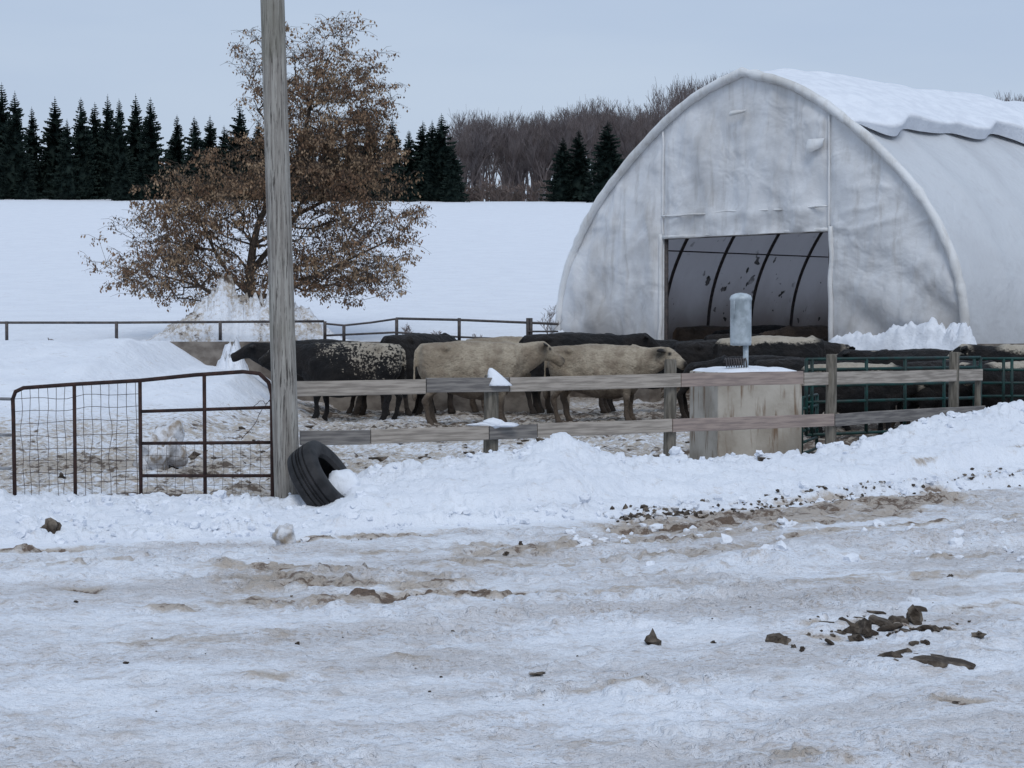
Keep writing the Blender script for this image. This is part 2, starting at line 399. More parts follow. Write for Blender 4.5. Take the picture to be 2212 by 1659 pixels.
mb=MB();x=X(352,24.5);lump(mb,(x,24.5,.18),(.24,.3,.30),14,4,0,.8);mb.obj('dirty_snow_heap',[m_snowd],smooth=True)

def slab(mb,c,s,rz,tilt,seed):
    n=9;ring=[]
    for k in range(n):
        a=2*math.pi*k/n;r=1+.5*mn.noise(Vector((seed*2.3,k*.9,0)))
        ring.append((math.cos(a)*s[0]*r,math.sin(a)*s[1]*r))
    vs=[];M=Matrix.Translation(c)@Matrix.Rotation(rz,4,'Z')@Matrix.Rotation(tilt,4,'X')@Matrix.Rotation(tilt*.6,4,'Y')
    for lev,sc_ in ((-1,.85),(-.3,1.05),(.4,1.0),(1,.8)):
        for k,(a,b_) in enumerate(ring):
            vs.append(M@Vector((a*sc_,b_*sc_,s[2]*lev*(1+.6*mn.noise(Vector((k*1.1,lev,seed)))))))
    vs+= [M@Vector((0,0,-s[2])),M@Vector((0,0,s[2]*1.15))]
    fs=[]
    for l in range(3):
        for k in range(n): fs.append((l*n+k,l*n+(k+1)%n,(l+1)*n+(k+1)%n,(l+1)*n+k))
    for k in range(n): fs.append((4*n,(k+1)%n,k));fs.append((4*n+1,3*n+k,3*n+(k+1)%n))
    mb.add(vs,fs)
mb=MB()
for k,(px,py,w,h) in enumerate([(1800,1362,38,10),(1835,1352,34,14),(1870,1362,34,20),(1905,1347,36,18),(1895,1328,30,9),(1925,1360,26,15),(1975,1334,30,22),(1992,1322,18,10),(1960,1368,22,8),(2000,1364,20,11),(2025,1364,20,7),(2050,1362,12,5),(1770,1368,18,5),(1795,1392,16,9),(1850,1380,20,9),(1880,1375,14,9),(1820,1372,12,7),(1945,1345,24,14),(1860,1345,22,12)]):
    x,y=GP(px,py+h*.8);s=y/F
    if k%4==2: lump(mb,(x,y,h*s*.55),(w*s*.75,w*s*.7,h*s),k+40,2,k,1.0)
    else: slab(mb,Vector((x,y,h*s*.7+.008)),(w*s,w*s*.7,max(h*s*.42,.008)),k*1.3,random.uniform(-.6,.6),k)
for k in range(60):
    px=random.gauss(1900,85);py=random.gauss(1372,10);x,y=GP(px,py);s=random.uniform(.004,.014)
    lump(mb,(x,y,hz(x,y)+s*.5),(s*1.4,s,s*.8),k+900,1,k,.9)
mb.obj('frozen_manure_pile',[m_clod])
mb=MB()
for k,(px,py,w,h) in enumerate([(2040,1440,74,10),(2010,1432,54,10),(1925,1434,38,14),(1950,1422,24,12),(1940,1442,20,10),(1900,1440,17,7)]):
    x,y=GP(px,py+8);s=y/F
    slab(mb,Vector((x,y,h*s*.8+.015)),(w*s,w*s*.5,max(h*s*.6,.012)),(.12 if k<2 else k*1.1),(.18 if k<2 else random.uniform(-.6,.6)),k+20)
mb.obj('frozen_manure_slab',[m_clod])
mb=MB()
for k,(px,py,w,h) in enumerate([(1684,1390,22,15),(1411,1388,16,17),(1543,1386,6,5),(1735,1408,7,6),(1716,1404,6,5),(1975,1403,9,5),(2003,1402,9,6),(2118,1392,14,6),(268,1446,6,3),(640,1395,5,4),(1092,1195,6,5),(1125,1180,5,5),(2055,1250,6,5),(1162,1470,16,2),(2068,1522,10,2),(520,1090,12,5),(130,1032,10,7),(160,1300,5,3)]):
    x,y=GP(px,py+h*.6);s=y/F
    lump(mb,(x,y,hz(x,y)+h*s*.4),(w*s,w*s*.9,h*s),k+70,2,k,.9)
for k in range(150):
    x=random.uniform(-6,7);y=random.uniform(8,17);s=abs(random.gauss(.003,.003))+.002
    lump(mb,(x,y,hz(x,y)+s*.4),(s*1.3,s,s*.7),k+400,1,k,.6)
for k in range(200):
    x=random.uniform(-4.5,3);y=random.uniform(21.5,35);s=abs(random.gauss(.022,.018))+.012
    lump(mb,(x,y,hz(x,y)+s*.2),(s*1.5,s,s*.6),k+500,1,k,.8)
mb.obj('scattered_clods',[m_clod])
mb=MB()
e=[GP(1365,1122),GP(1450,1115),GP(1560,1108),GP(1700,1090),GP(1850,1075),GP(2000,1062),GP(2212,1045)]
for k in range(520):
    t=(random.random()**1.5)*(len(e)-1.001);i0=int(t);f=t-i0
    x=e[i0][0]*(1-f)+e[i0+1][0]*f+random.gauss(0,.10);y=e[i0][1]*(1-f)+e[i0+1][1]*f+random.gauss(0,.16)
    s=abs(random.gauss(.008,.013))+.006
    if t>1.6: s=min(s,.02)
    lump(mb,(x,y,hz(x,y)+s*.3),(s*1.3,s,s*.85),k+100,1,k,.8,1 if random.random()<.5 else 0)
mb.obj('dirt_crumbs',[m_clod,m_snowd])

# ---------- utility pole ----------
mb=MB();pts=[];rad=[]
for k in range(40):
    z=-.4+k*9.4/39;pts.append((-2.195-.0275*z,19.0+.004*z,z));rad.append(.128-.0022*z)
mb.tube(pts,rad,28);po=mb.obj('utility_pole',[m_pole],smooth=True)
# ---------- wooden fence ----------
fen=empty('wooden_fence',(0,0,0))
def fp(px,d,z): return Vector((X(px,d),d,z))
nodes=[(640,20.1),(1060,21.0),(1447,22.2),(1795,23.8),(2060,26.0),(2122,26.6)]
def fd(px): return float(np.interp(px,[n_[0] for n_ in nodes],[n_[1] for n_ in nodes]))
top=[(636,918,m_wood_l,1.15,1.155),(921,1098,m_wood_d,1.165,1.17),(1100,1468,m_wood_l,1.165,1.18),(1470,1733,m_wood_p,1.18,1.185),(1735,2120,m_wood_l,1.165,1.145)]
bot=[(648,798,m_wood_d,.64,.635),(800,1054,m_wood_l,.64,.65),(1056,1158,m_wood_d,.65,.655),(1160,1450,m_wood_l,.66,.67),(1452,1800,m_wood_p,.665,.66),(1802,2126,m_wood_d,.655,.65)]
for k,(a,b_,m,z1,z2) in enumerate(top): board(f'top_rail_{k+1}',fp(a,fd(a)-.08,z1),fp(b_,fd(b_)-.08,z2),.155,.042,m,fen)
for k,(a,b_,m,z1,z2) in enumerate(bot): board(f'bottom_rail_{k+1}',fp(a,fd(a)-.08,z1),fp(b_,fd(b_)-.08,z2),.15,.042,m,fen)
for k,(px,zt,hw) in enumerate([(1060,1.27,.085),(1447,1.42,.075),(1795,1.46,.07),(2060,1.46,.07),(2112,1.22,.045)]):
    d=fd(px)+.03+hw*.3;x=X(px,d);mb=MB()
    mb.tube([(x,d,-.2),(x,d,.4),(x+.005,d,.9),(x+.008,d,zt-.02),(x+.008,d,zt)],[hw*1.03,hw*1.0,hw*.98,hw*.95,hw*.85],10)
    mb.obj(f'post_{k+1}',[m_post],fen,True)
    if k==0:
        mb=MB()
        n=10;vs=[];rows_=9
        for i in range(rows_+1):
            t=i/rows_;hw2=.015+.125*t**.8;zz=zt+.075-t*.19;cx_=x+.0+.10*t
            for j in range(n): 
                a=2*math.pi*j/n;vs.append((cx_+hw2*math.cos(a),d-.03-.06*t+.085*(.4+.6*t)*math.sin(a),zz+.01*mn.noise(Vector((j,i,2)))))
        fs=[(i*n+j,(i+1)*n+j,(i+1)*n+(j+1)%n,i*n+(j+1)%n) for i in range(rows_) for j in range(n)]+[tuple(range(n)),tuple(range(rows_*n,rows_*n+n))[::-1]]
        mb.add(vs,fs)
        lump(mb,(x+.03,d-.10,.735),(.28,.06,.030),6,3,0,.2);lump(mb,(x+.03,d-.10,.75),(.12,.06,.055),7,3,0,.2)
        mb.obj('snow_cap',[m_snow],fen,True)
# ---------- steel gate ----------
def gpt(px,py):
    d=19.75+(px-28)/(587-28)*(19.2-19.75); return P(px,py,d)
gate=empty('livestock_gate')
mb=MB();r=.021
mb.tube([gpt(30,1095),gpt(28,900),gpt(27,862),gpt(33,846),gpt(50,838),gpt(160,830),gpt(302,822),gpt(420,810),gpt(525,803),gpt(560,807),gpt(580,826),gpt(587,852),gpt(588,1104)],r,8)
mb.tube([gpt(28,1096),gpt(302,1103),gpt(588,1104)],r,8)
mb.obj('frame',[m_rust],gate,True)
mb=MB()
for px,t,bt in ((160,831,1100),(302,822,1103),(441,809,1104)): mb.tube([gpt(px,t),gpt(px+1,bt)],.019,8)
for y1,y2 in ((889,880),(958,956),(1028,1028)): mb.tube([gpt(303,y1),gpt(586,y2)],.017,8)
mb.obj('bars',[m_rust],gate,True)
mb=MB()
def wob(a,b_,amp,s,r=.003):
    pts=[]
    for i in range(13):
        t=i/12;p=a.lerp(b_,t);p=p+Vector((mn.noise(Vector((t*4,s,0))),0,mn.noise(Vector((t*4,s,9)))))*amp*math.sin(math.pi*t);pts.append(p)
    mb.tube(pts,r,4,False)
for i,px in enumerate(range(45,300,19)): wob(gpt(px,838-(px-28)*.055),gpt(px+random.uniform(-6,6),1098),.04,i*1.7)
for i,py in enumerate(range(858,1095,27)): wob(gpt(28,py+4),gpt(302,py-6+random.uniform(-8,8)),.04,i*2.3+50)
for i,px in enumerate(range(320,580,20)):
    wob(gpt(px,958),gpt(px+random.uniform(-6,6),1100),.03,i*1.7+80,.002)
for i,py in enumerate((985,1005,1050,1075)): wob(gpt(302,py),gpt(585,py+random.uniform(-8,8)),.04,i*2.3+90,.002)
wob(gpt(545,880),gpt(592,862),.05,4.4);wob(gpt(520,950),gpt(600,840),.06,7.4);wob(gpt(588,838),gpt(640,868),.02,2.2,.006)
mb.obj('wire_mesh',[m_wire],gate)
mb=MB()
for y in (862,940,1012,1082): mb.tube([P(-420,y-8,20.6),P(22,y,19.8)],.016,8)
for px in (-10,-210,-415): mb.tube([P(px-15,850,19.9-px*.0015),P(px-15,1092,19.9-px*.0015)],.02,8)
mb.obj('pipe_panel',[m_gsteel],smooth=True)

# ---------- tire ----------
def make_tire():
    prof=[(-.08,.26),(-.115,.275),(-.135,.32),(-.142,.37),(-.135,.415),(-.12,.445),(-.085,.458)]
    gro=[(-.085,.458),(-.064,.460),(-.062,.445),(-.050,.445),(-.048,.462),(-.022,.463),(-.020,.447),(-.006,.447),(-.004,.463),(.004,.463),(.006,.447),(.020,.447),(.022,.463),(.048,.462),(.050,.445),(.062,.445),(.064,.460),(.085,.458)]
    full=prof[:-1]+gro+[( -a,r) for a,r in prof[:-1]][::-1]
    full=full+[(.075,.262),(.085,.285),(.118,.33),(.122,.38),(.10,.425),(0,.435),(-.10,.425),(-.122,.38),(-.118,.33),(-.085,.285),(-.075,.262)]
    n=72;vs=[];fs=[];m=len(full)
    for k in range(n):
        a=2*math.pi*k/n
        for ax,r_ in full: vs.append((ax,math.cos(a)*r_,math.sin(a)*r_))
    for k in range(n):
        for j in range(m): fs.append((k*m+j,k*m+(j+1)%m,((k+1)%n)*m+(j+1)%m,((k+1)%n)*m+j))
    return vs,fs
vs,fs=make_tire();tire=mobj('rubber_tire',vs,fs,m_rubber,smooth=True)
ax=Vector((.80,-.20,.56)).normalized()
tire.rotation_mode='QUATERNION';tire.rotation_quaternion=Vector((1,0,0)).rotation_difference(ax)
tire.location=(X(700,18.65),18.65,.29);tire.scale=(1.1,.90,.90)
ms=tire.modifiers.new('e','EDGE_SPLIT');ms.split_angle=math.radians(40)
mb=MB();lump(mb,(X(735,18.65),18.72,.24),(.17,.2,.15),31,3,0,.3);lump(mb,(X(790,18.4),18.5,.08),(.26,.3,.15),32,4,0,.4)
mb.obj('snow_mound',[m_snow],smooth=True)

# ---------- retaining wall + pipe railing ----------
def boxm(mb,x0,x1,y0,y1,z0,z1,nx=1):
    vs=[(x,y,z) for z in (z0,z1) for (x,y) in ((x0,y0),(x1,y0),(x1,y1),(x0,y1))]
    mb.add(vs,[(3,2,1,0),(4,5,6,7),(0,1,5,4),(1,2,6,5),(2,3,7,6),(3,0,4,7)])
mb=MB();boxm(mb,-45,1.15,41.9,42.2,-.3,1.50);boxm(mb,.9,1.25,42.2,51.0,-.3,1.497);mb.obj('concrete_retaining_wall',[m_conc])
rail=empty('pipe_railing')
mb=MB()
mb.tube([P(-500,701,42.05),P(0,697,42.05),P(250,697,42.05),P(700,694,42.05)],.027,8)
for px in (-460,-220,15,252,476,702): mb.tube([P(px,694,42.05),P(px,735,42.05)],.036,8)
mb.tube([P(700,699,42.06),P(743,703,42.06),P(800,697,42.06),P(855,689,42.06)],.022,8)
mb.tube([P(855,688,42.05),P(992,691,42.05),P(1140,697,42.05),P(1206,700,42.05)],.027,8)
mb.tube([P(700,725,42.05),P(855,718,42.05),P(992,728,42.05),P(1140,734,42.05)],.022,8)
mb.tube([P(1140,716,42.02),P(1206,716,42.02)],.02,8)
for px in (743,857,992,1140,1147): mb.tube([P(px,687 if px!=743 else 703,42.05),P(px,738,42.05)],.036,8)
mb.obj('rails_and_posts',[m_dsteel],rail,True)

# ---------- barn ----------
barn=empty('fabric_livestock_barn',(BX,BY,0),-math.radians(47.5))
ctrl=[(0,7.9),(1.585,7.40),(3.17,6.45),(4.75,5.12),(5.68,3.9),(6.18,2.7),(6.34,1.4)]
def catmull(c,n):
    c=[(-1.0,c[0][1]+.30)]+list(c)+[(c[-1][0]+.02,c[-1][1]-1.2)]
    out=[]
    for i in range(1,len(c)-2):
        for k in range(n):
            t=k/n;p0,p1,p2,p3=[np.array(q) for q in c[i-1:i+3]]
            out.append(.5*((2*p1)+(-p0+p2)*t+(2*p0-5*p1+4*p2-p3)*t*t+(-p0+3*p1-3*p2+p3)*t**3))
    out.append(np.array(c[-2]));return out
half=catmull(ctrl,7)
half=[(float(p[0]),float(p[1])) for p in half]
arch=[(-p[0],p[1]) for p in half[::-1]][:-1]+[(p[0],p[1]) for p in half]
hp=np.array([p[0] for p in half]);hz_=np.array([p[1] for p in half])
def zprof(p): return float(np.interp(abs(p),hp,hz_))
anorm=[]
for i,p in enumerate(arch):
    a=arch[max(i-1,0)];c=arch[min(i+1,len(arch)-1)];t=Vector((c[0]-a[0],c[1]-a[1])).normalized();anorm.append(Vector((-t.y,t.x)))
L=27.0;RS=1.83
nq=160;vs=[];fs=[];na_=len(arch)
for i in range(nq+1):
    q=L*i/nq
    for k,(p,z) in enumerate(arch):
        ph=(q%RS)/RS;sag=-.11*max(0,math.sin(math.pi*ph))**.7*math.sin(math.pi*k/(na_-1))
        wr=.025*mn.noise(Vector((p*.8,q*1.2,z*.8)))
        vs.append((p+anorm[k].x*(sag+wr),q,z+anorm[k].y*(sag+wr)))
for i in range(nq):
    for k in range(na_-1): fs.append((i*na_+k,i*na_+k+1,(i+1)*na_+k+1,(i+1)*na_+k))
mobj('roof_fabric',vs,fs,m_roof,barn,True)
mb=MB()
q=.12
while q<L:
    mb.tube([(p-anorm[k].x*.16,q,z-anorm[k].y*.16) for k,(p,z) in enumerate(arch)],.045,8);q+=RS
mb.tube([(0,.1,7.64),(0,L-.1,7.64)],.03,6)
for s in (-1,1):
    mb.tube([(s*5.43,.1,3.9),(s*5.43,L-.1,3.9)],.02,6);
mb.obj('steel_ribs',[m_dsteel],barn,True)
DW=2.6;DH=4.03;ZB=1.40
def endwall(name,q0,door,sgn):
    vs=[];fs=[]
    ps=list(np.linspace(-6.33,-DW,46))+list(np.linspace(-DW,DW,60))[1:]+list(np.linspace(DW,6.33,46))[1:]
    ps=[float(p) for p in ps]
    nr=60;n0_=26
    for ci,p in enumerate(ps):
        zt=zprof(p)-.01
        for r_ in range(nr+1):
            zmin=ZB
            if r_<=n0_: z=zmin+(min(DH,zt)-zmin)*r_/n0_
            else: z=min(DH,zt)+(zt-min(DH,zt))*(r_-n0_)/(nr-n0_)
            edge=min(1,(zt-z)/.4)*min(1,(abs(abs(p)-DW))/.22+ (0.2 if z>DH else 0))
            fold=.12*mn.noise(Vector((p*.6,z*.4,3)))+.07*mn.noise(Vector((p*1.1+z*.8,z*.6-p*.4,7)))
            r1=1-abs(mn.noise(Vector((p*1.5-z*.5,z*.35+p*.2,1))))*6
            r2_=1-abs(mn.noise(Vector((p*.45+z*.9,z*1.1-p*.5,21))))*7
            fold+=.045*max(0,r1)+.035*max(0,r2_)
            lo=max(0,1-(z-ZB)/2.4)
            if abs(p)>DW: 
                t_=(abs(p)-DW);fold+=.085*lo*math.sin((z-ZB)*4.0+abs(p)*2.4+1.6*mn.noise(Vector((p,z,2))))*min(1,t_)
            if abs(p)<DW and 4.03<z<4.55: fold+=.04*math.sin(p*5+2*mn.noise(Vector((p,z,5))))
            bulge=.10*math.sin(math.pi*min(1,max(0,(z-ZB)/(zt-ZB+.01))))
            if door and abs(abs(p)-DW)<.06 and z>DH-.1: fold-=.05
            if abs(z-4.55)<.12 and abs(p)<DW+.1: fold+=.03
            vs.append((p,q0+sgn*(bulge+fold)*max(0,edge),z))
    for ci in range(len(ps)-1):
        mid=(ps[ci]+ps[ci+1])/2
        for r_ in range(nr):
            if door and abs(mid)<DW and r_<n0_: continue
            a=ci*(nr+1)+r_;fs.append((a,a+nr+1,a+nr+2,a+1))
    return mobj(name,vs,fs,m_face,barn,True)
endwall('front_fabric',0,True,-1)
endwall('back_fabric',L,False,1)
mb=MB()
mb.tube([(p,-.05+.02*mn.noise(Vector((p*2,0,0))),DH+.03+.03*mn.noise(Vector((p*1.5,2,0)))) for p in np.linspace(-DW,DW,30)],.05,8)
for s in (-1,1):
    mb.tube([(s*(DW+.03*mn.noise(Vector((z*1.2,s,0)))),-.06,z) for z in np.linspace(DH,zprof(DW)-.15,18)],.028,6)
    mb.tube([(s*(DW+.07+.05*mn.noise(Vector((z*1.6,s*4,0)))),-.06,z) for z in np.linspace(ZB-.1,DH+.1,18)],.06,8)
mb.tube([(p,-.125-.02*math.sin(p*3),4.58+.06*mn.noise(Vector((p*1.1,8,0)))) for p in np.linspace(-DW,DW,40)],.026,6)
mb.tube([(p+anorm[k].x*.02,-.07+.03*mn.noise(Vector((k*.6,0,0))),z+anorm[k].y*.02) for k,(p,z) in enumerate(arch)],[.11+.05*mn.noise(Vector((k*.9,5,0))) for k in range(na_)],10)
def flap(x0,z0,w,h,mbb):
    vs=[];n=6
    for i in range(n+1):
        for j in range(n+1): vs.append((x0+w*i/n,-.20-.07*math.sin(j/n*2.5)-.03*math.sin(i),z0-h*j/n*(1-.5*i/n)))
    fs=[(i*(n+1)+j,(i+1)*(n+1)+j,(i+1)*(n+1)+j+1,i*(n+1)+j+1) for i in range(n) for j in range(n)];mbb.add(vs,fs)
flap(DW-.50,6.15,.48,.36,mb);flap(-.25,7.0,.5,.14,mb)
mb.obj('hems_and_flaps',[m_trim],barn,True)
mb=MB()
for s in (-1,1): mb.tube([(s*(DW-.02),.05,0),(s*(DW-.02),.05,DH+.2)],.055,8)
mb.tube([(-DW,.06,DH+.02),(DW,.06,DH+.02)],.045,8)
mb.obj('door_frame',[m_dsteel],barn,True)
mb=MB()
for (a,b_) in ((-6.5,-DW-.08),(DW+.08,6.5)): boxm(mb,a,b_,-.45,-.02,-.3,1.33)
for s in (-1,1):
    x0,x1=(6.2,6.5) if s>0 else (-6.5,-6.2);boxm(mb,x0,x1,-.02,L,-.3,1.45)
mb.obj('concrete_base_wall',[m_conc],barn)
mb=MB();boxm(mb,DW+.2,6.55,-.50,-.455,.95,1.2);boxm(mb,DW+.2,6.55,-.50,-.455,.6,.85);mb.obj('kick_boards',[m_post],barn)
kR=[k for k,(p,z) in enumerate(arch) if p>=-1.0]
vs=[];fs=[];nt_=220;rows=34
cum=[0]
for a,c in zip(kR[:-1],kR[1:]): cum.append(cum[-1]+math.hypot(arch[c][0]-arch[a][0],arch[c][1]-arch[a][1]))
def archpt(s):
    s=max(0,min(s,cum[-1]-1e-4));i=max(j for j in range(len(cum)) if cum[j]<=s);i=min(i,len(kR)-2);f=(s-cum[i])/(cum[i+1]-cum[i])
    a,c=kR[i],kR[i+1];n_=anorm[a].lerp(anorm[c],f)
    return arch[a][0]*(1-f)+arch[c][0]*f,arch[a][1]*(1-f)+arch[c][1]*f,n_
for i in range(nt_+1):
    q=.18+(L-.3)*i/nt_
    grow=min(1,(q-.18)/1.0)**.7
    send=1.05+3.1+.7*mn.noise(Vector((q*.30,1,0)))+.55*mn.noise(Vector((q*.75,4,0)))+.24*math.sin(q*1.5+.5)+.35*min(1,q/3)
    for j in range(rows+1):
        t=j/rows
        s=send*min(1,t*1.0/.9)
        th=(.20+.12*mn.noise(Vector((q*.5,s*.6,2)))+.05*mn.noise(Vector((q*1.6,s*1.6,5)))+.14*math.exp(-((send-s)/.55)**2))*grow
        if t>=.9: th*=max(0,1-(t-.9)/.1)**.5
        if j==0: th=.0
        p,z,n_=archpt(s);vs.append((p+n_.x*(th+.012),q,z+n_.y*(th+.012)))
for i in range(nt_):
    for j in range(rows): a=i*(rows+1)+j;fs.append((a,a+1,a+rows+2,a+rows+1))
mobj('roof_snow',vs,fs,m_snow,barn,True)

def snow_ridge(name,path,parent=None,rough=.5,mat=None,nu=60,nv=16,seed=0):
    arr=np.array(path,float);tt=np.linspace(0,len(path)-1,nu+1)
    vs=[];fs=[]
    for i,t in enumerate(tt):
        v=[float(np.interp(t,range(len(path)),arr[:,c])) for c in range(5)]
        t2=min(t+.05,len(path)-1);t1=max(t-.05,0)
        d=Vector([float(np.interp(t2,range(len(path)),arr[:,c])-np.interp(t1,range(len(path)),arr[:,c])) for c in range(2)]).normalized()
        nrm=Vector((-d.y,d.x))
        for j in range(nv+1):
            a=-1+2*j/nv;h=v[4]*max(0,(1-abs(a)**2.6))
            k=Vector((v[0]*1.8+seed,v[1]*1.8,a*1.2));nz=1+rough*(mn.noise(k)+.6*mn.noise(k*2.7)+.4*mn.noise(k*6))
            off=a*v[3]*(1+.25*rough*mn.noise(k*1.7+Vector((5,5,5))))
            vs.append((v[0]+nrm.x*off,v[1]+nrm.y*off,v[2]+h*nz))
    for i in range(nu):
        for j in range(nv): a=i*(nv+1)+j;fs.append((a,a+nv+1,a+nv+2,a+1))
    return mobj(name,vs,fs,mat or m_snow,parent,True)
snow_ridge('wall_snow_right',[(2.75,-.3,1.30,.25,.05),(3.2,-.3,1.30,.3,.36),(3.9,-.3,1.30,.32,.34),(4.6,-.3,1.3,.32,.36),(5.4,-.3,1.3,.32,.40),(6.2,-.3,1.3,.35,.68),(6.6,-.3,1.3,.3,.50),(6.75,-.3,1.3,.2,.0)],barn,.7,nu=120)
snow_ridge('wall_snow_left',[(-6.5,-.3,1.3,.25,.1),(-6.0,-.3,1.3,.3,.42),(-5.2,-.3,1.3,.3,.30),(-4.3,-.3,1.3,.3,.26),(-3.4,-.3,1.3,.3,.18),(-2.75,-.3,1.3,.25,.0)],barn,.6,seed=4,nu=90)

# ---------- concrete water trough + galvanised tube ----------
tank=empty('concrete_water_trough')
ta=math.radians(14);cx,cy=3.02,25.2
mb=MB();boxm(mb,-.57,.57,-.55,.55,-.2,1.22);o=mb.obj('tank_block',[m_tank],tank);o.location=(cx,cy,0);o.rotation_euler=(0,0,ta)
bv=o.modifiers.new('b','BEVEL');bv.width=.02;bv.segments=2
vs=[];fs=[];n=22
for i in range(n+1):
    for j in range(n+1):
        a=-1+2*i/n;c=-1+2*j/n;e_=max(0,(1-abs(a)**5)*(1-abs(c)**5))**.5
        vs.append((a*.56,c*.54,1.215+e_*(.06+.03*mn.noise(Vector((a*2,c*2,0))))))
for i in range(n):
    for j in range(n): a=i*(n+1)+j;fs.append((a,a+n+1,a+n+2,a+1))
o=mobj('snow_cap',vs,fs,m_snow,tank,True);o.location=(cx,cy,0);o.rotation_euler=(0,0,ta)
fl=empty('galvanised_feeder_tube');d=25.0;x=X(1600,d)
mb=MB();prof=[(1.555,.10),(1.56,.132),(1.60,.137),(2.13,.137),(2.14,.144),(2.165,.144),(2.175,.137),(2.20,.125),(2.225,.07),(2.235,.0)]
n=32;vs=[];fs=[]
for z,r_ in prof:
    for k in range(n): a=2*math.pi*k/n;vs.append((x+r_*math.cos(a),d+r_*math.sin(a),z))
for i in range(len(prof)-1):
    for k in range(n): fs.append((i*n+k,i*n+(k+1)%n,(i+1)*n+(k+1)%n,(i+1)*n+k))
fs.append(tuple(range(n))[::-1]);mb.add(vs,fs);mb.obj('cylinder',[m_galv],fl,True)
mb=MB();mb.tube([(x+.065,d,1.22),(x+.065,d,1.58)],.035,12);mb.tube([(x-.1,d-.11,1.9),(x-.1,d-.12,2.14)],.006,6);mb.obj('stand_pipe',[m_galv],fl,True)
mb=MB();
mb.tube([(X(1565,24.8)+.012*k_/3,24.75+.055*math.cos(k_*.8),1.34+.055*math.sin(k_*.8)) for k_ in range(70)],.010,6)
mb.obj('coil_spring',[m_dsteel],fl,True)
# ---------- green gates ----------
def green(name,a,b_,zs,posts):
    g=MB()
    a=Vector(a);b_=Vector(b_)
    for z in zs: g.tube([(a.x,a.y,z),(b_.x,b_.y,z)],.021,8)
    for t in posts:
        p=a.lerp(b_,t);g.tube([(p.x,p.y,zs[-1]),(p.x,p.y,zs[0])],.025,8)
    return g.obj(name,[m_green],smooth=True)
green('green_pipe_gate',(X(1742,26.2),26.2,0),(X(2118,28),28,0),[1.36,1.22,1.0,.78,.56,.34],[0,.03,.33,.55,.78,1])
green('green_pipe_gate.001',(X(2105,29.5),29.5,0),(X(2330,29.5),29.5,0),[1.32,1.15,.95,.75,.5],[0,.28,.36,.62,1])
green('green_pipe_gate.002',(X(1732,25.9),25.9,0),(X(1765,27.2),27.2,0),[.85,.7,.55,.40,.25,.1],[0,1])

# ---------- cattle ----------
def loft(rings):
    n=16;vs=[];fs=[]
    for c,a,b_,lv,uv in rings:
        for k in range(n):
            w=2*math.pi*k/n;vs.append(c+lv*(float(a)*math.cos(w))+uv*(float(b_)*math.sin(w)))
    m=len(rings)
    for i in range(m-1):
        for k in range(n): fs.append((i*n+k,i*n+(k+1)%n,(i+1)*n+(k+1)%n,(i+1)*n+k))
    fs+=[tuple(range(n))[::-1],tuple(range((m-1)*n,m*n))]
    return vs,fs
Yv=Vector((0,1,0));Zv=Vector((0,0,1));Xv=Vector((1,0,0))
def dense_path(keys,n=5):
    k=[np.array(q,float) for q in keys];k=[2*k[0]-k[1]]+k+[2*k[-1]-k[-2]];out=[]
    for i in range(1,len(k)-2):
        for j in range(n):
            t=j/n;p0,p1,p2,p3=k[i-1:i+3];out.append(.5*((2*p1)+(-p0+p2)*t+(2*p0-5*p1+4*p2-p3)*t*t+(-p0+3*p1-3*p2+p3)*t**3))
    out.append(k[-2]);return out
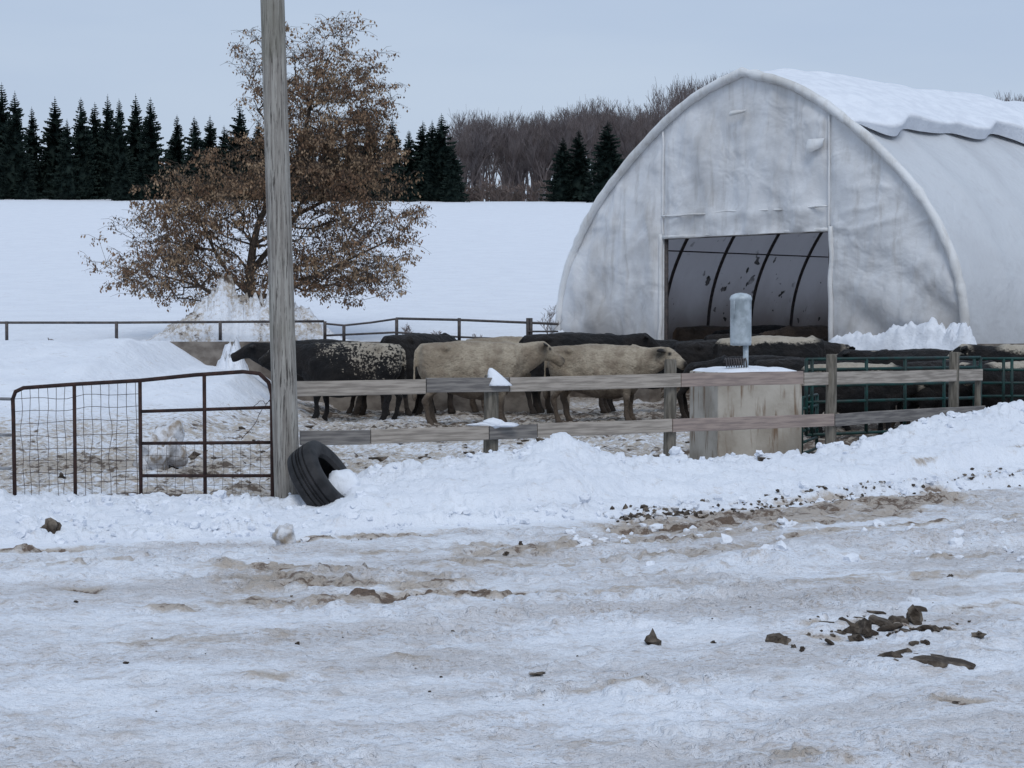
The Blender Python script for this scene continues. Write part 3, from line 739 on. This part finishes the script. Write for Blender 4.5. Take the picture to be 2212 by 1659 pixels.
def cow_mesh(name,yaw=0,neckz=1.33,headp=-.55,headyaw=0,step=(0,0,0,0)):
    mb=MB()
    tr=[(-.90,0,1.10,.10,.13),(-.86,0,1.07,.20,.27),(-.70,0,1.03,.285,.37),(-.42,0,.97,.32,.42),(-.1,0,.92,.375,.475),(.2,0,.905,.375,.49),(.46,0,.92,.33,.465),(.66,0,.98,.27,.395),(.82,0,1.04,.20,.31)]
    rings=[(Vector(t[:3]),t[3],t[4],Yv,Zv) for t in dense_path(tr,4)]
    v,f=loft(rings)
    v=[Vector((q.x,q.y,min(q.z,1.365+.025*math.cos(q.x*3.6)))) if q.z>1.3 else q for q in v];mb.add(v,f)
    cy,sy=math.cos(yaw),math.sin(yaw)
    poll=Vector((.72+.52*cy,.52*sy,neckz))
    nb=Vector((.66,0,1.06))
    nk=[(nb,.22,.345),(nb.lerp(poll,.35)+Vector((0,0,-.04)),.175,.275),(nb.lerp(poll,.7)+Vector((0,0,-.04)),.145,.21),(poll+Vector((0,0,-.03)),.12,.16)]
    nd=(poll-nb).normalized();lat=Zv.cross(nd).normalized();up=nd.cross(lat)
    v,f=loft([(a,b_,c,lat,up) for a,b_,c in nk]);mb.add(v,f)
    hy=yaw+headyaw;hd=Vector((math.cos(hy)*math.cos(headp),math.sin(hy)*math.cos(headp),math.sin(headp)))
    lat=Zv.cross(hd).normalized();up=hd.cross(lat);h0=poll+Vector((0,0,.02))-hd*.10
    hk=[(0,.07,.07),(.05,.12,.13),(.16,.122,.14),(.26,.10,.125),(.35,.08,.102),(.43,.075,.09),(.49,.084,.084),(.53,.064,.064)]
    v,f=loft([(h0+hd*a-up*(.02+a*.06),b_,c,lat,up) for a,b_,c in hk]);mb.add(v,f)
    ears=[]
    for s in (-1,1):
        e0=h0+hd*.09+lat*s*.09+up*.05;e1=e0+lat*s*.20-up*.04-hd*.05
        v,f=loft([(e0.lerp(e1,t),w*.9,.022,hd,up) for t,w in ((0,.03),(.3,.062),(.6,.072),(.85,.048),(1,.015))]);mb.add(v,f);ears.append(e1)
    for si,(s,dx) in enumerate(((1,step[0]),(-1,step[1]))):
        y=.17*s
        keys=[(.56,y*.8,1.0,.15,.10),(.52,y,.78,.14,.11),(.50+dx*.4,y,.60,.092,.085),(.52+dx*.8,y*.95,.42,.068,.062),(.52+dx,y*.95,.28,.047,.045),(.52+dx,y*.95,.14,.056,.052),(.55+dx,y*.95,.08,.060,.058),(.57+dx,y*.95,.0,.076,.066)]
        v,f=loft([(Vector(t[:3]),t[3],t[4],Xv,Yv) for t in dense_path(keys,3)]);mb.add(v,f)
    for s,dx in ((1,step[2]),(-1,step[3])):
        y=.18*s
        keys=[(-.62,y*.75,1.1,.22,.13),(-.62,y,.9,.23,.15),(-.56+dx*.3,y*1.05,.70,.18,.125),(-.64+dx*.6,y,.56,.105,.08),(-.74+dx*.9,y*.95,.44,.072,.06),(-.70+dx,y*.95,.28,.050,.045),(-.68+dx,y*.95,.14,.056,.05),(-.65+dx,y*.95,.08,.060,.056),(-.63+dx,y*.95,0,.076,.066)]
        v,f=loft([(Vector(t[:3]),t[3],t[4],Xv,Yv) for t in dense_path(keys,3)]);mb.add(v,f)
    tk=[(-.86,0,1.30,.035),(-.93,0,1.22,.032),(-.955,.01,1.0,.026),(-.96,.02,.75,.026),(-.955,.02,.62,.042),(-.95,.02,.48,.045),(-.95,.02,.40,.02)]
    v,f=loft([(Vector(t[:3]),t[3],t[3],Xv,Yv) for t in dense_path(tk,3)]);mb.add(v,f)
    v,f=loft([(Vector((.78,0,.98-.02)),.1,.24,Yv,Zv),(Vector((.62,0,.70)),.12,.22,Yv,Zv),(Vector((.35,0,.60)),.10,.12,Yv,Zv)]);mb.add(v,f)
    for s in (-1,1):
        v,f=loft([(Vector((-.62,s*.17,1.27)),.03,.03,Yv,Zv),(Vector((-.52,s*.21,1.27)),.09,.085,Yv,Zv),(Vector((-.38,s*.19,1.25)),.03,.03,Yv,Zv)]);mb.add(v,f)
        v,f=loft([(Vector((.50,s*.16,1.24)),.10,.07,Xv,Yv),(Vector((.55,s*.22,1.05)),.17,.10,Xv,Yv),(Vector((.58,s*.20,.84)),.12,.08,Xv,Yv)]);mb.add(v,f)
    o=mobj(name,mb.v,mb.f,m_snow)
    r=o.modifiers.new('r','REMESH');r.mode='VOXEL';r.voxel_size=.019;r.use_smooth_shade=True
    s_=o.modifiers.new('s','SMOOTH');s_.iterations=5;s_.factor=.5
    dg=bpy.context.evaluated_depsgraph_get();me=bpy.data.meshes.new_from_object(o.evaluated_get(dg))
    bpy.data.objects.remove(o)
    co=np.empty(len(me.vertices)*3);me.vertices.foreach_get('co',co);co=co.reshape(-1,3)
    nr_=[v.normal.copy() for v in me.vertices]
    for i in range(len(co)):
        v_=Vector(co[i]);k=.018*mn.noise(v_*4)+.008*mn.noise(v_*13);co[i]+=np.array(nr_[i])*k
    me.vertices.foreach_set('co',co.ravel())
    pt=np.zeros(len(co))
    nose=np.array(h0+hd*.51)
    pt=np.maximum(pt,np.clip(1.5-np.linalg.norm(co-nose,axis=1)/.08,0,1))
    for e1 in ears: pt=np.maximum(pt,np.clip(2.0-np.linalg.norm(co-np.array(e1),axis=1)/.12,0,1))
    for s in (-1,1):
        ey=np.array(h0+hd*.19+lat*s*.11+up*.035);pt=np.maximum(pt,np.clip(1.6-np.linalg.norm(co-ey,axis=1)/.036,0,1))
    hm=np.clip(1.3-np.linalg.norm(co-np.array(h0+hd*.25),axis=1)/.34,0,1)
    a=me.attributes.new('pts','FLOAT_COLOR','POINT');cc=np.ones((len(co),4),np.float32);cc[:,0]=pt;cc[:,1]=hm;a.data.foreach_set('color',cc.ravel())
    me.polygons.foreach_set('use_smooth',[True]*len(me.polygons));return me
def cowmat(name,kind):
    m,nt,b=newmat(name)
    at=nt.nodes.new('ShaderNodeAttribute');at.attribute_name='pts';sp=nt.nodes.new('ShaderNodeSeparateColor');nt.links.new(at.outputs['Color'],sp.inputs[0])
    tc=nt.nodes.new('ShaderNodeTexCoord');xyz=nt.nodes.new('ShaderNodeSeparateXYZ');nt.links.new(tc.outputs['Object'],xyz.inputs[0])
    x,y,z=xyz.outputs;n1=noise(nt,2.4,4,.6);n2=noise(nt,22,3,.65);n3=noise(nt,50,3,.7,sc3=(.5,1,1.2));n4=noise(nt,5,3,.6)
    blk=mix(nt,rng_(nt,n1,.35,.7),(.008,.008,.009),(.020,.017,.016))
    wht=mix(nt,rng_(nt,n1,.3,.7),(.47,.42,.345),(.34,.295,.235))
    if kind=='tan':
        c=mix(nt,rng_(nt,n1,.35,.65),(.46,.395,.305),(.28,.23,.17))
        c=mix(nt,rng_(nt,n4,.45,.65,0,.55),c,(.23,.18,.135))
        c=mix(nt,rng_(nt,n3,.4,.7,0,.5),c,(.19,.15,.11))
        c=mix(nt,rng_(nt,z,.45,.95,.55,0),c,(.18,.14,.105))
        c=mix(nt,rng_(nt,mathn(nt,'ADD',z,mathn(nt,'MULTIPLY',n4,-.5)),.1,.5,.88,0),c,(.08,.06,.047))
        c=mix(nt,sp.outputs[0],c,(.02,.017,.016))
    elif kind=='brown':
        c=mix(nt,rng_(nt,n1,.35,.65),(.085,.06,.045),(.045,.034,.028))
    elif kind=='black':
        c=blk;c=mix(nt,rng_(nt,mathn(nt,'ADD',z,mathn(nt,'MULTIPLY',n4,-.5)),-.1,.3,.5,0),c,(.06,.045,.035))
    elif kind=='speckled':
        k=mathn(nt,'ADD',mathn(nt,'MULTIPLY',rng_(nt,z,.75,1.35,0,1,False),.55),mathn(nt,'MULTIPLY',rng_(nt,x,.55,-.6,0,1,False),.46))
        k=mathn(nt,'ADD',k,mathn(nt,'MULTIPLY',mathn(nt,'SUBTRACT',n2,.5),2.2))
        k=mathn(nt,'ADD',k,mathn(nt,'MULTIPLY',mathn(nt,'SUBTRACT',n1,.5),1.3))
        f=rng_(nt,k,.62,.86,0,.88);f=mathn(nt,'MULTIPLY',f,rng_(nt,x,.45,.7,1,0));f=mathn(nt,'MULTIPLY',f,rng_(nt,z,.5,.75,0,1))
        c=mix(nt,f,blk,wht)
        f2=mathn(nt,'MULTIPLY',sp.outputs[1],rng_(nt,n4,.58,.66));c=mix(nt,mathn(nt,'MULTIPLY',f2,.5),c,wht);c=mix(nt,sp.outputs[0],c,(.015,.014,.014))
    else:
        k=mathn(nt,'ADD',z,mathn(nt,'MULTIPLY',mathn(nt,'SUBTRACT',n1,.5),.22));k=mathn(nt,'ADD',k,mathn(nt,'MULTIPLY',mathn(nt,'SUBTRACT',n2,.5),.16))
        f=mathn(nt,'MULTIPLY',rng_(nt,k,1.24,1.30),rng_(nt,x,.6,.8,1,0));c=mix(nt,f,blk,wht)
        f2=mathn(nt,'MULTIPLY',rng_(nt,sp.outputs[1],.3,.6),rng_(nt,n4,.46,.54));c=mix(nt,f2,c,wht);c=mix(nt,sp.outputs[0],c,(.015,.014,.014))
    nt.links.new(c,b.inputs['Base Color']);b.inputs['Roughness'].default_value=.8;b.inputs['Specular IOR Level'].default_value=.2
    b.inputs['Sheen Weight'].default_value=.05
    q=bump(nt,b,n3,.02);bump(nt,b,n4,.08,prev=q);return m
MC={k:cowmat('coat_'+k,k) for k in ('tan','black','speckled','whiteback','brown')}
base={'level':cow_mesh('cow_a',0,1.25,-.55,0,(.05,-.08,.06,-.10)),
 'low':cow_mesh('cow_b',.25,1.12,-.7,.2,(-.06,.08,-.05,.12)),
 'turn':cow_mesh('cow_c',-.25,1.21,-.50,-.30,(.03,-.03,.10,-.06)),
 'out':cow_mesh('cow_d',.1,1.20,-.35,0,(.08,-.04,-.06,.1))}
cache={}
def cow(px,d,head,pose,kind,s=1.0,z0=None):
    key=(pose,kind)
    if key not in cache:
        me=base[pose].copy();me.name='cow_body_'+kind;me.materials.clear();me.materials.append(MC[kind]);cache[key]=me
    o=bpy.data.objects.new('cow' ,cache[key]);x=X(px,d);z=hz(x,d) if z0 is None else z0
    o.location=(x,d,z-.01);o.rotation_euler=(0,0,math.radians(head));o.scale=(s,s,s);link(o);return o
cow(757,37.4,176,'level','speckled',1.11,.0)
cow(690,39.6,178,'out','black',1.10,.05)
cow(908,39.6,52,'low','black',1.19,.05)
cow(838,40.3,170,'low','black',1.0,.0)
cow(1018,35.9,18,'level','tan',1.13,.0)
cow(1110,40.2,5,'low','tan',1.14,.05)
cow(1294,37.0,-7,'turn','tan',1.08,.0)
cow(1240,39.3,8,'level','black',1.18,.08)
cow(1390,41.2,20,'level','black',1.10,.05)
cow(1560,37.6,12,'level','black',1.10,.05)
cow(1668,36.2,4,'low','whiteback',1.16,.05)
cow(1730,33.2,10,'level','black',.93,.0)
cow(1640,34.6,172,'low','black',.95,.0)
cow(1845,30.8,-12,'low','whiteback',.90,.0)
cow(1990,33.5,172,'level','black',1.04,.0)
cow(2060,31.0,8,'low','black',.93,.0)
cow(2262,31.8,168,'level','whiteback',1.08,.05)
cow(2205,30.6,205,'level','whiteback',.92,.0)
cow(1900,34.5,20,'level','whiteback',1.0,.0)
cow(1530,50.5,20,'low','brown',1.05,.42)
cow(1660,49.5,160,'low','black',1.06,.42)
cow(1760,48.0,190,'low','brown',1.05,.42)
cow(1600,47.6,10,'low','black',1.0,.3)

# ---------- broadleaf tree with brown leaves ----------
D=46.3
ell=[((690,205),(178,165),2.0),((770,380),(125,130),1.7),((775,530),(130,105),2.0),((440,440),(155,110),1.9),((370,545),(175,110),2.2),((585,420),(170,150),2.0),((880,470),(62,33),.6),((470,610),(225,62),1.8),((760,600),(120,60),1.6),((560,135),(70,80),1.0),((800,240),(65,85),1.0),((640,560),(90,90),1.5),((700,330),(150,120),1.8)]
vol=[a[1][0]*a[1][1] for a in ell];vol=[v/sum(vol) for v in vol]
base_p=np.array([X(548,D),D,hz(X(548,D),D)-.1])
nodes_=[base_p];par=[-1]
def addn(p,i): nodes_.append(np.array(p));par.append(i);return len(nodes_)-1
def ip(px,py,dy=0): return np.array([X(px,D),D+dy,Z(py,D)])
i=0
for q in (ip(543,640),ip(540,590,.05),ip(548,530),ip(560,480),ip(590,420,.1),ip(630,370,.1),ip(655,310),ip(670,240),ip(690,160),ip(700,90)): i=addn(q,i)
i=1
for q in (ip(500,600,.1),ip(460,540,.2),ip(430,470,.1),ip(420,400)): i=addn(q,i)
i=0
for q in (ip(500,660,-.3),ip(440,620,-.4),ip(370,600,-.3),ip(300,560)): i=addn(q,i)
i=1
for q in (ip(600,640,-.3),ip(680,600,-.4),ip(760,560,-.3),ip(840,520)): i=addn(q,i)
i=2
for q in (ip(590,520,.5),ip(640,460,.6),ip(720,420,.5),ip(800,360,.3)): i=addn(q,i)
tg=[]
while len(tg)<2300:
    e=ell[rng.choice(len(ell),p=vol)];v=rng.normal(size=3);v/=np.linalg.norm(v);r_=rng.random()**.42*rng.uniform(.9,1.05)
    tg.append(ip(e[0][0]+v[0]*e[1][0]*r_,e[0][1]+v[2]*e[1][1]*r_,v[1]*e[2]*r_))
tg=np.array(tg);o_=np.argsort(np.linalg.norm(tg-ip(560,480),axis=1));tg=tg[o_]
MX=9000
arr=np.zeros((MX,3));arr[:len(nodes_)]=nodes_;pl_=[0.0]
for k in range(1,len(nodes_)): pl_.append(pl_[par[k]]+np.linalg.norm(nodes_[k]-nodes_[par[k]]))
cnt=len(nodes_);plen=np.zeros(MX);plen[:cnt]=pl_
for p in tg:
    dd=np.linalg.norm(arr[:cnt]-p,axis=1);up=(p[2]-arr[:cnt,2])
    cost=dd+.28*plen[:cnt]+np.where(up<-.2,.3,0);k=int(np.argmin(cost));n0=arr[k].copy();ds=dd[k];seg=max(1,int(ds/.35));last=k
    for s in range(1,seg+1):
        f=s/seg;q=n0*(1-f)+p*f+(rng.normal(size=3)*.05 if s<seg else 0);
        if cnt>=MX-1: break
        arr[cnt]=q;par.append(last);plen[cnt]=plen[last]+ds/seg;last=cnt;cnt+=1
r2=np.full(cnt,.0048**2);
for k in range(cnt-1,0,-1): r2[par[k]]+=r2[k]*.96
rad=np.sqrt(r2)*.72;rad=np.minimum(rad,.17)
mb=MB()
for k in range(1,cnt):
    a=par[k];nn=7 if rad[k]>.03 else (4 if rad[k]>.012 else 3)
    mb.tube([arr[a],arr[k]],[min(rad[a],rad[k]*1.6),rad[k]],nn,False)
lv=[];lf=[];lm=[]
cls=fbm((arr[:cnt,0]+arr[:cnt,1]*.5)*1.3,arr[:cnt,2]*1.3,2,91)
for k in range(25,cnt):
    if rad[k]>.05: continue
    base_=Vector(arr[k])
    cl=float(cls[k]);nt2=3 if cl<-.15 else 5
    for t in range(nt2):
        a=random.random()*2*math.pi;dr=Vector((math.cos(a),math.sin(a)*.8,random.uniform(-.3,.9))).normalized()
        ln=random.uniform(.15,.50);mid=base_+dr*ln*.55+Vector((0,0,.03));end=base_+dr*ln+Vector((0,0,-.05))
        mb.tube([base_,mid,end],[.005,.004,.0025],3,False)
        nl=random.randint(0,4) if cl<-.15 else random.randint(3,8)
        mi=0 if mn.noise(base_*1.3)+random.gauss(0,.25)<.0 else 1
        for l in range(nl):
            c0=base_.lerp(end,random.uniform(.2,1))+Vector((random.gauss(0,.035),random.gauss(0,.035),random.gauss(0,.035)))
            h=random.uniform(.04,.095);w=h*random.uniform(.20,.40);aa=random.random()*math.pi
            wx=Vector((math.cos(aa),math.sin(aa),0))*w;dn=Vector((random.gauss(0,.35),random.gauss(0,.35),-1)).normalized()*h
            o=len(lv);lv+=[c0,c0+dn*.5+wx,c0+dn,c0+dn*.5-wx];lf.append((o,o+1,o+2,o+3));lm.append(mi)
print('tree nodes',cnt,'leaves',len(lf))
tree=empty('brown_leaved_tree',tuple(base_p))
o=mb.obj('trunk_and_branches',[m_bark]);o.parent=tree;o.location=-Vector(base_p)
o=mobj('dry_leaves',lv,lf,[m_leaf,m_leaf2],None,False,lm);o.parent=tree;o.location=-Vector(base_p)

# ---------- bare trees / shrubs ----------
def bare(name,H,seed,mat,spread=.5,dep=5,rt=.16,upw=.5,trunk=.35,tw=.012):
    R_=random.Random(seed);mb=MB()
    def grow(p,d,l,r_,n):
        steps=3;pts=[p];rs=[r_]
        for s in range(steps):
            d=(d+Vector((R_.gauss(0,.10),R_.gauss(0,.10),.06*upw))).normalized();p=p+d*l/steps;pts.append(p);rs.append(r_*(1-.35*(s+1)/steps))
        mb.tube(pts,rs,5 if n>=dep-1 else 3,False)
        if n==0: return
        kids=R_.randint(3,4) if n>1 else 4
        for k in range(kids):
            i_=R_.randint(1,steps);a=R_.random()*2*math.pi
            side=Vector((math.cos(a),math.sin(a),0));nd=(d*.75+side*spread*R_.uniform(.7,1.2)+Vector((0,0,upw*.5))).normalized()
            grow(pts[i_],nd,l*R_.uniform(.55,.78),max(rs[i_]*.62,tw),n-1)
    grow(Vector((0,0,0)),Vector((R_.gauss(0,.03),R_.gauss(0,.03),1)),H*trunk,rt,dep)
    me=bpy.data.meshes.new(name);me.from_pydata([tuple(v) for v in mb.v],[],mb.f);me.materials.append(mat)
    zm=max(v[2] for v in mb.v);me.transform(Matrix.Scale(H/zm,4));return me
bares=[bare('bare_tree_%d'%k,10,k,m_bare,.5+.1*(k%2),5,.16,.7,.38,.016) for k in range(5)]
brush=[bare('brush_%d'%k,3,k+20,m_brush,.9,4,.05,.6,.22,.014) for k in range(2)]
wood=empty('bare_woodland',(20,280,20))
def put(me,x,y,s,par,sw=1,nm=None):
    o=bpy.data.objects.new(nm or me.name,me);o.parent=par;o.location=(x-par.location.x,y-par.location.y,hz(x,y)-.3-par.location.z)
    o.rotation_euler=(0,0,random.random()*6.28);o.scale=(s*sw,s*sw,s);sc.collection.objects.link(o)
def topy(px): return float(np.interp(px,[960,1000,1050,1100,1200,1300,1400,1430,1470,1500,1560,1620,2080,2130,2160,2300],[320,228,222,240,228,205,222,212,158,155,145,240,260,205,188,188]))
R1=random.Random(3)
for k in range(215):
    px=R1.uniform(975,1640) if k<192 else R1.uniform(2110,2330)
    d=R1.uniform(236,320);x=X(px,d);g=hz(x,d)
    tz=Z(topy(px)+abs(R1.gauss(0,22)),d);H=min(tz-g,26)
    if H<4: continue
    put(bares[k%5],x,d,H/10,wood,R1.uniform(.75,1.0)*(1.0 if H<15 else .75))
for k in range(110):
    px=R1.uniform(960,1640);d=R1.uniform(229,262);put(brush[k%2],X(px,d),d,R1.uniform(.6,1.3),wood,1.2)
def spruce(name,seed,H=11,R0=2.3):
    R_=random.Random(seed);mb=MB();mb.tube([(0,0,0),(0,0,H)],[.16,.015],5)
    n=9;core=[(0.3,.35),(1.0,.52),(H*.5,.26),(H*.8,.08),(H*.95,.0)]
    ring=[]
    for z,r_ in core:
        for k in range(n): a=2*math.pi*k/n;ring.append((math.cos(a)*r_*R0*R_.uniform(.8,1.1),math.sin(a)*r_*R0*R_.uniform(.8,1.1),z))
    mb.add(ring,[(i*n+k,i*n+(k+1)%n,(i+1)*n+(k+1)%n,(i+1)*n+k) for i in range(len(core)-1) for k in range(n)])
    z=.3
    while z<H*.975:
        t=z/H;Lb=R0*((1-t)**.95)*R_.uniform(.78,1.18)*(1 if t>.08 else .85)+.05
        nb_=int(7+8*(1-t))
        for k in range(nb_):
            a=R_.random()*2*math.pi;l=Lb*R_.uniform(.6,1.2);dx,dy=math.cos(a),math.sin(a)
            tip=Vector((dx*l,dy*l,z-.30*l*(1-t)+.25*l*t));st_=Vector((0,0,z))
            sx,sy=-dy,dx;sc1=min(1,l/1.1+.12)
            for q in range(5):
                f=.3+.7*q/4.6;c0=st_.lerp(tip,f);c0.z+=-.10*math.sin(f*3)*l
                ww=(.22*(1-f)+.14)*sc1*1.3
                sg=1 if q%2 else -1
                p1=c0+Vector((sx,sy,0))*ww*sg+Vector((dx,dy,0))*.16*sc1+Vector((0,0,-.16*R_.uniform(.5,1.6)*sc1));p2=c0+Vector((dx,dy,0))*.24*sc1+Vector((0,0,.05*sc1))
                p3=c0-Vector((sx,sy,0))*ww*sg*.5+Vector((0,0,-.26*R_.uniform(.5,1.5)*sc1))
                o=len(mb.v);mb.v+=[tuple(c0-Vector((dx,dy,0))*.2*sc1),tuple(p1),tuple(p2),tuple(p3)];mb.f+=[(o,o+1,o+2),(o,o+2,o+3)];mb.m+=[0,0]
        z+=.19+.12*(1-t)
    me=bpy.data.meshes.new(name);me.from_pydata(mb.v,[],mb.f);me.materials.append(m_spruce);return me
sps=[spruce('spruce_%d'%k,k+5,11,2.7) for k in range(6)]
row=empty('spruce_treeline',(-20,230,16))
tops=[(-260,200,1.1),(-200,190,1),(-150,215,1),(-95,200,1),(-50,190,1.1),(-20,205,1),(8,178,1.15),(36,196,1.15),(72,230,1.05),(122,208,1.3),(148,256,.9),(178,210,1.0),(208,220,1.1),(236,203,.9),(260,212,1.0),(296,202,1.1),(328,210,1.15),(385,247,1.0),(422,250,1.0),(456,248,1.05),(486,270,1),(520,222,1.25),(560,255,1),(610,250,1),(660,262,1),(715,255,1),(760,268,1),(800,250,1.05),(848,252,1.1),(884,280,1),(914,260,1.1),(934,258,1.0),(954,244,1.3),(980,312,1.0),(1216,294,1.2),(1250,278,1.2),(1312,260,1.35)]
for k,(px,ty,w) in enumerate(tops):
    d=R1.uniform(221,231);x=X(px,d);H=Z(ty,d)-hz(x,d)+.2;s=H/11;put(sps[k%6],x,d,s,row,w*R1.uniform(.95,1.1)/max(s,.8)*.98)
for k in range(34):
    px=-300+k*37+R1.uniform(-12,12);d=R1.uniform(232,240);x=X(px,d);ty=R1.uniform(290,365);H=Z(ty,d)-hz(x,d);put(sps[k%6],x,d,H/11,row,1.35)
for k in range(22):
    px=R1.uniform(-40,960);d=R1.uniform(219,226);x=X(px,d);H=R1.uniform(4.0,6.5);put(sps[k%6],x,d,H/11,row,1.3)
def shrub(px,d,h,nm,seed):
    me=bare(nm,h,seed,m_brush,.7,4,.010,.5,.25,.002);o=bpy.data.objects.new(nm,me);x=X(px,d);o.location=(x,d,hz(x,d)-.05);link(o)
shrub(1185,45,1.0,'bare_shrub',31);shrub(885,44,.6,'bare_shrub',33);shrub(108,44.5,.25,'bare_shrub',34);shrub(1030,45,.35,'bare_shrub',35);shrub(940,46,.35,'bare_shrub',36)

# ---------- light, sky, camera ----------
w=bpy.data.worlds.new('World');sc.world=w;w.use_nodes=True;nt=w.node_tree;bg=nt.nodes['Background']
sky=nt.nodes.new('ShaderNodeTexSky');sky.sky_type='NISHITA';sky.sun_disc=False
az=math.radians(172);el=math.radians(48)
sky.sun_elevation=el;sky.sun_rotation=az
hs=nt.nodes.new('ShaderNodeHueSaturation');hs.inputs['Saturation'].default_value=.6;nt.links.new(sky.outputs[0],hs.inputs['Color'])
tc=nt.nodes.new('ShaderNodeTexCoord');mp=nt.nodes.new('ShaderNodeMapping');mp.inputs['Scale'].default_value=(1.2,1.2,5);nt.links.new(tc.outputs['Generated'],mp.inputs[0])
nz=nt.nodes.new('ShaderNodeTexNoise');nz.inputs['Scale'].default_value=2.5;nz.inputs['Detail'].default_value=5;nt.links.new(mp.outputs[0],nz.inputs['Vector'])
cl=mix(nt,rng_(nt,nz.outputs['Fac'],.3,.7),(4.4,5.5,7.3),(5.1,6.15,7.7))
sx=nt.nodes.new('ShaderNodeSeparateXYZ');nt.links.new(tc.outputs['Generated'],sx.inputs[0])
cl=mix(nt,rng_(nt,sx.outputs[2],.0,.2,.6,0),cl,(5.4,6.25,7.4))
c=mix(nt,.92,hs.outputs[0],cl)
nt.links.new(c,bg.inputs['Color']);bg.inputs['Strength'].default_value=.1
sd=Vector((math.sin(az)*math.cos(el),math.cos(az)*math.cos(el),math.sin(el)))
sl=bpy.data.lights.new('sun','SUN');sl.energy=1.1;sl.angle=math.radians(25);sl.color=(1,.985,.96)
so=bpy.data.objects.new('sun',sl);so.rotation_euler=(-sd).to_track_quat('-Z','Y').to_euler();link(so)
cam=bpy.data.cameras.new('camera');cam.sensor_width=36;cam.lens=36*F/2212;cam.clip_end=6000;cam.clip_start=.1
co=bpy.data.objects.new('camera',cam);co.location=(0,0,EYE);co.rotation_euler=(math.radians(90)-math.atan(117.5/F),0,0);link(co);sc.camera=co
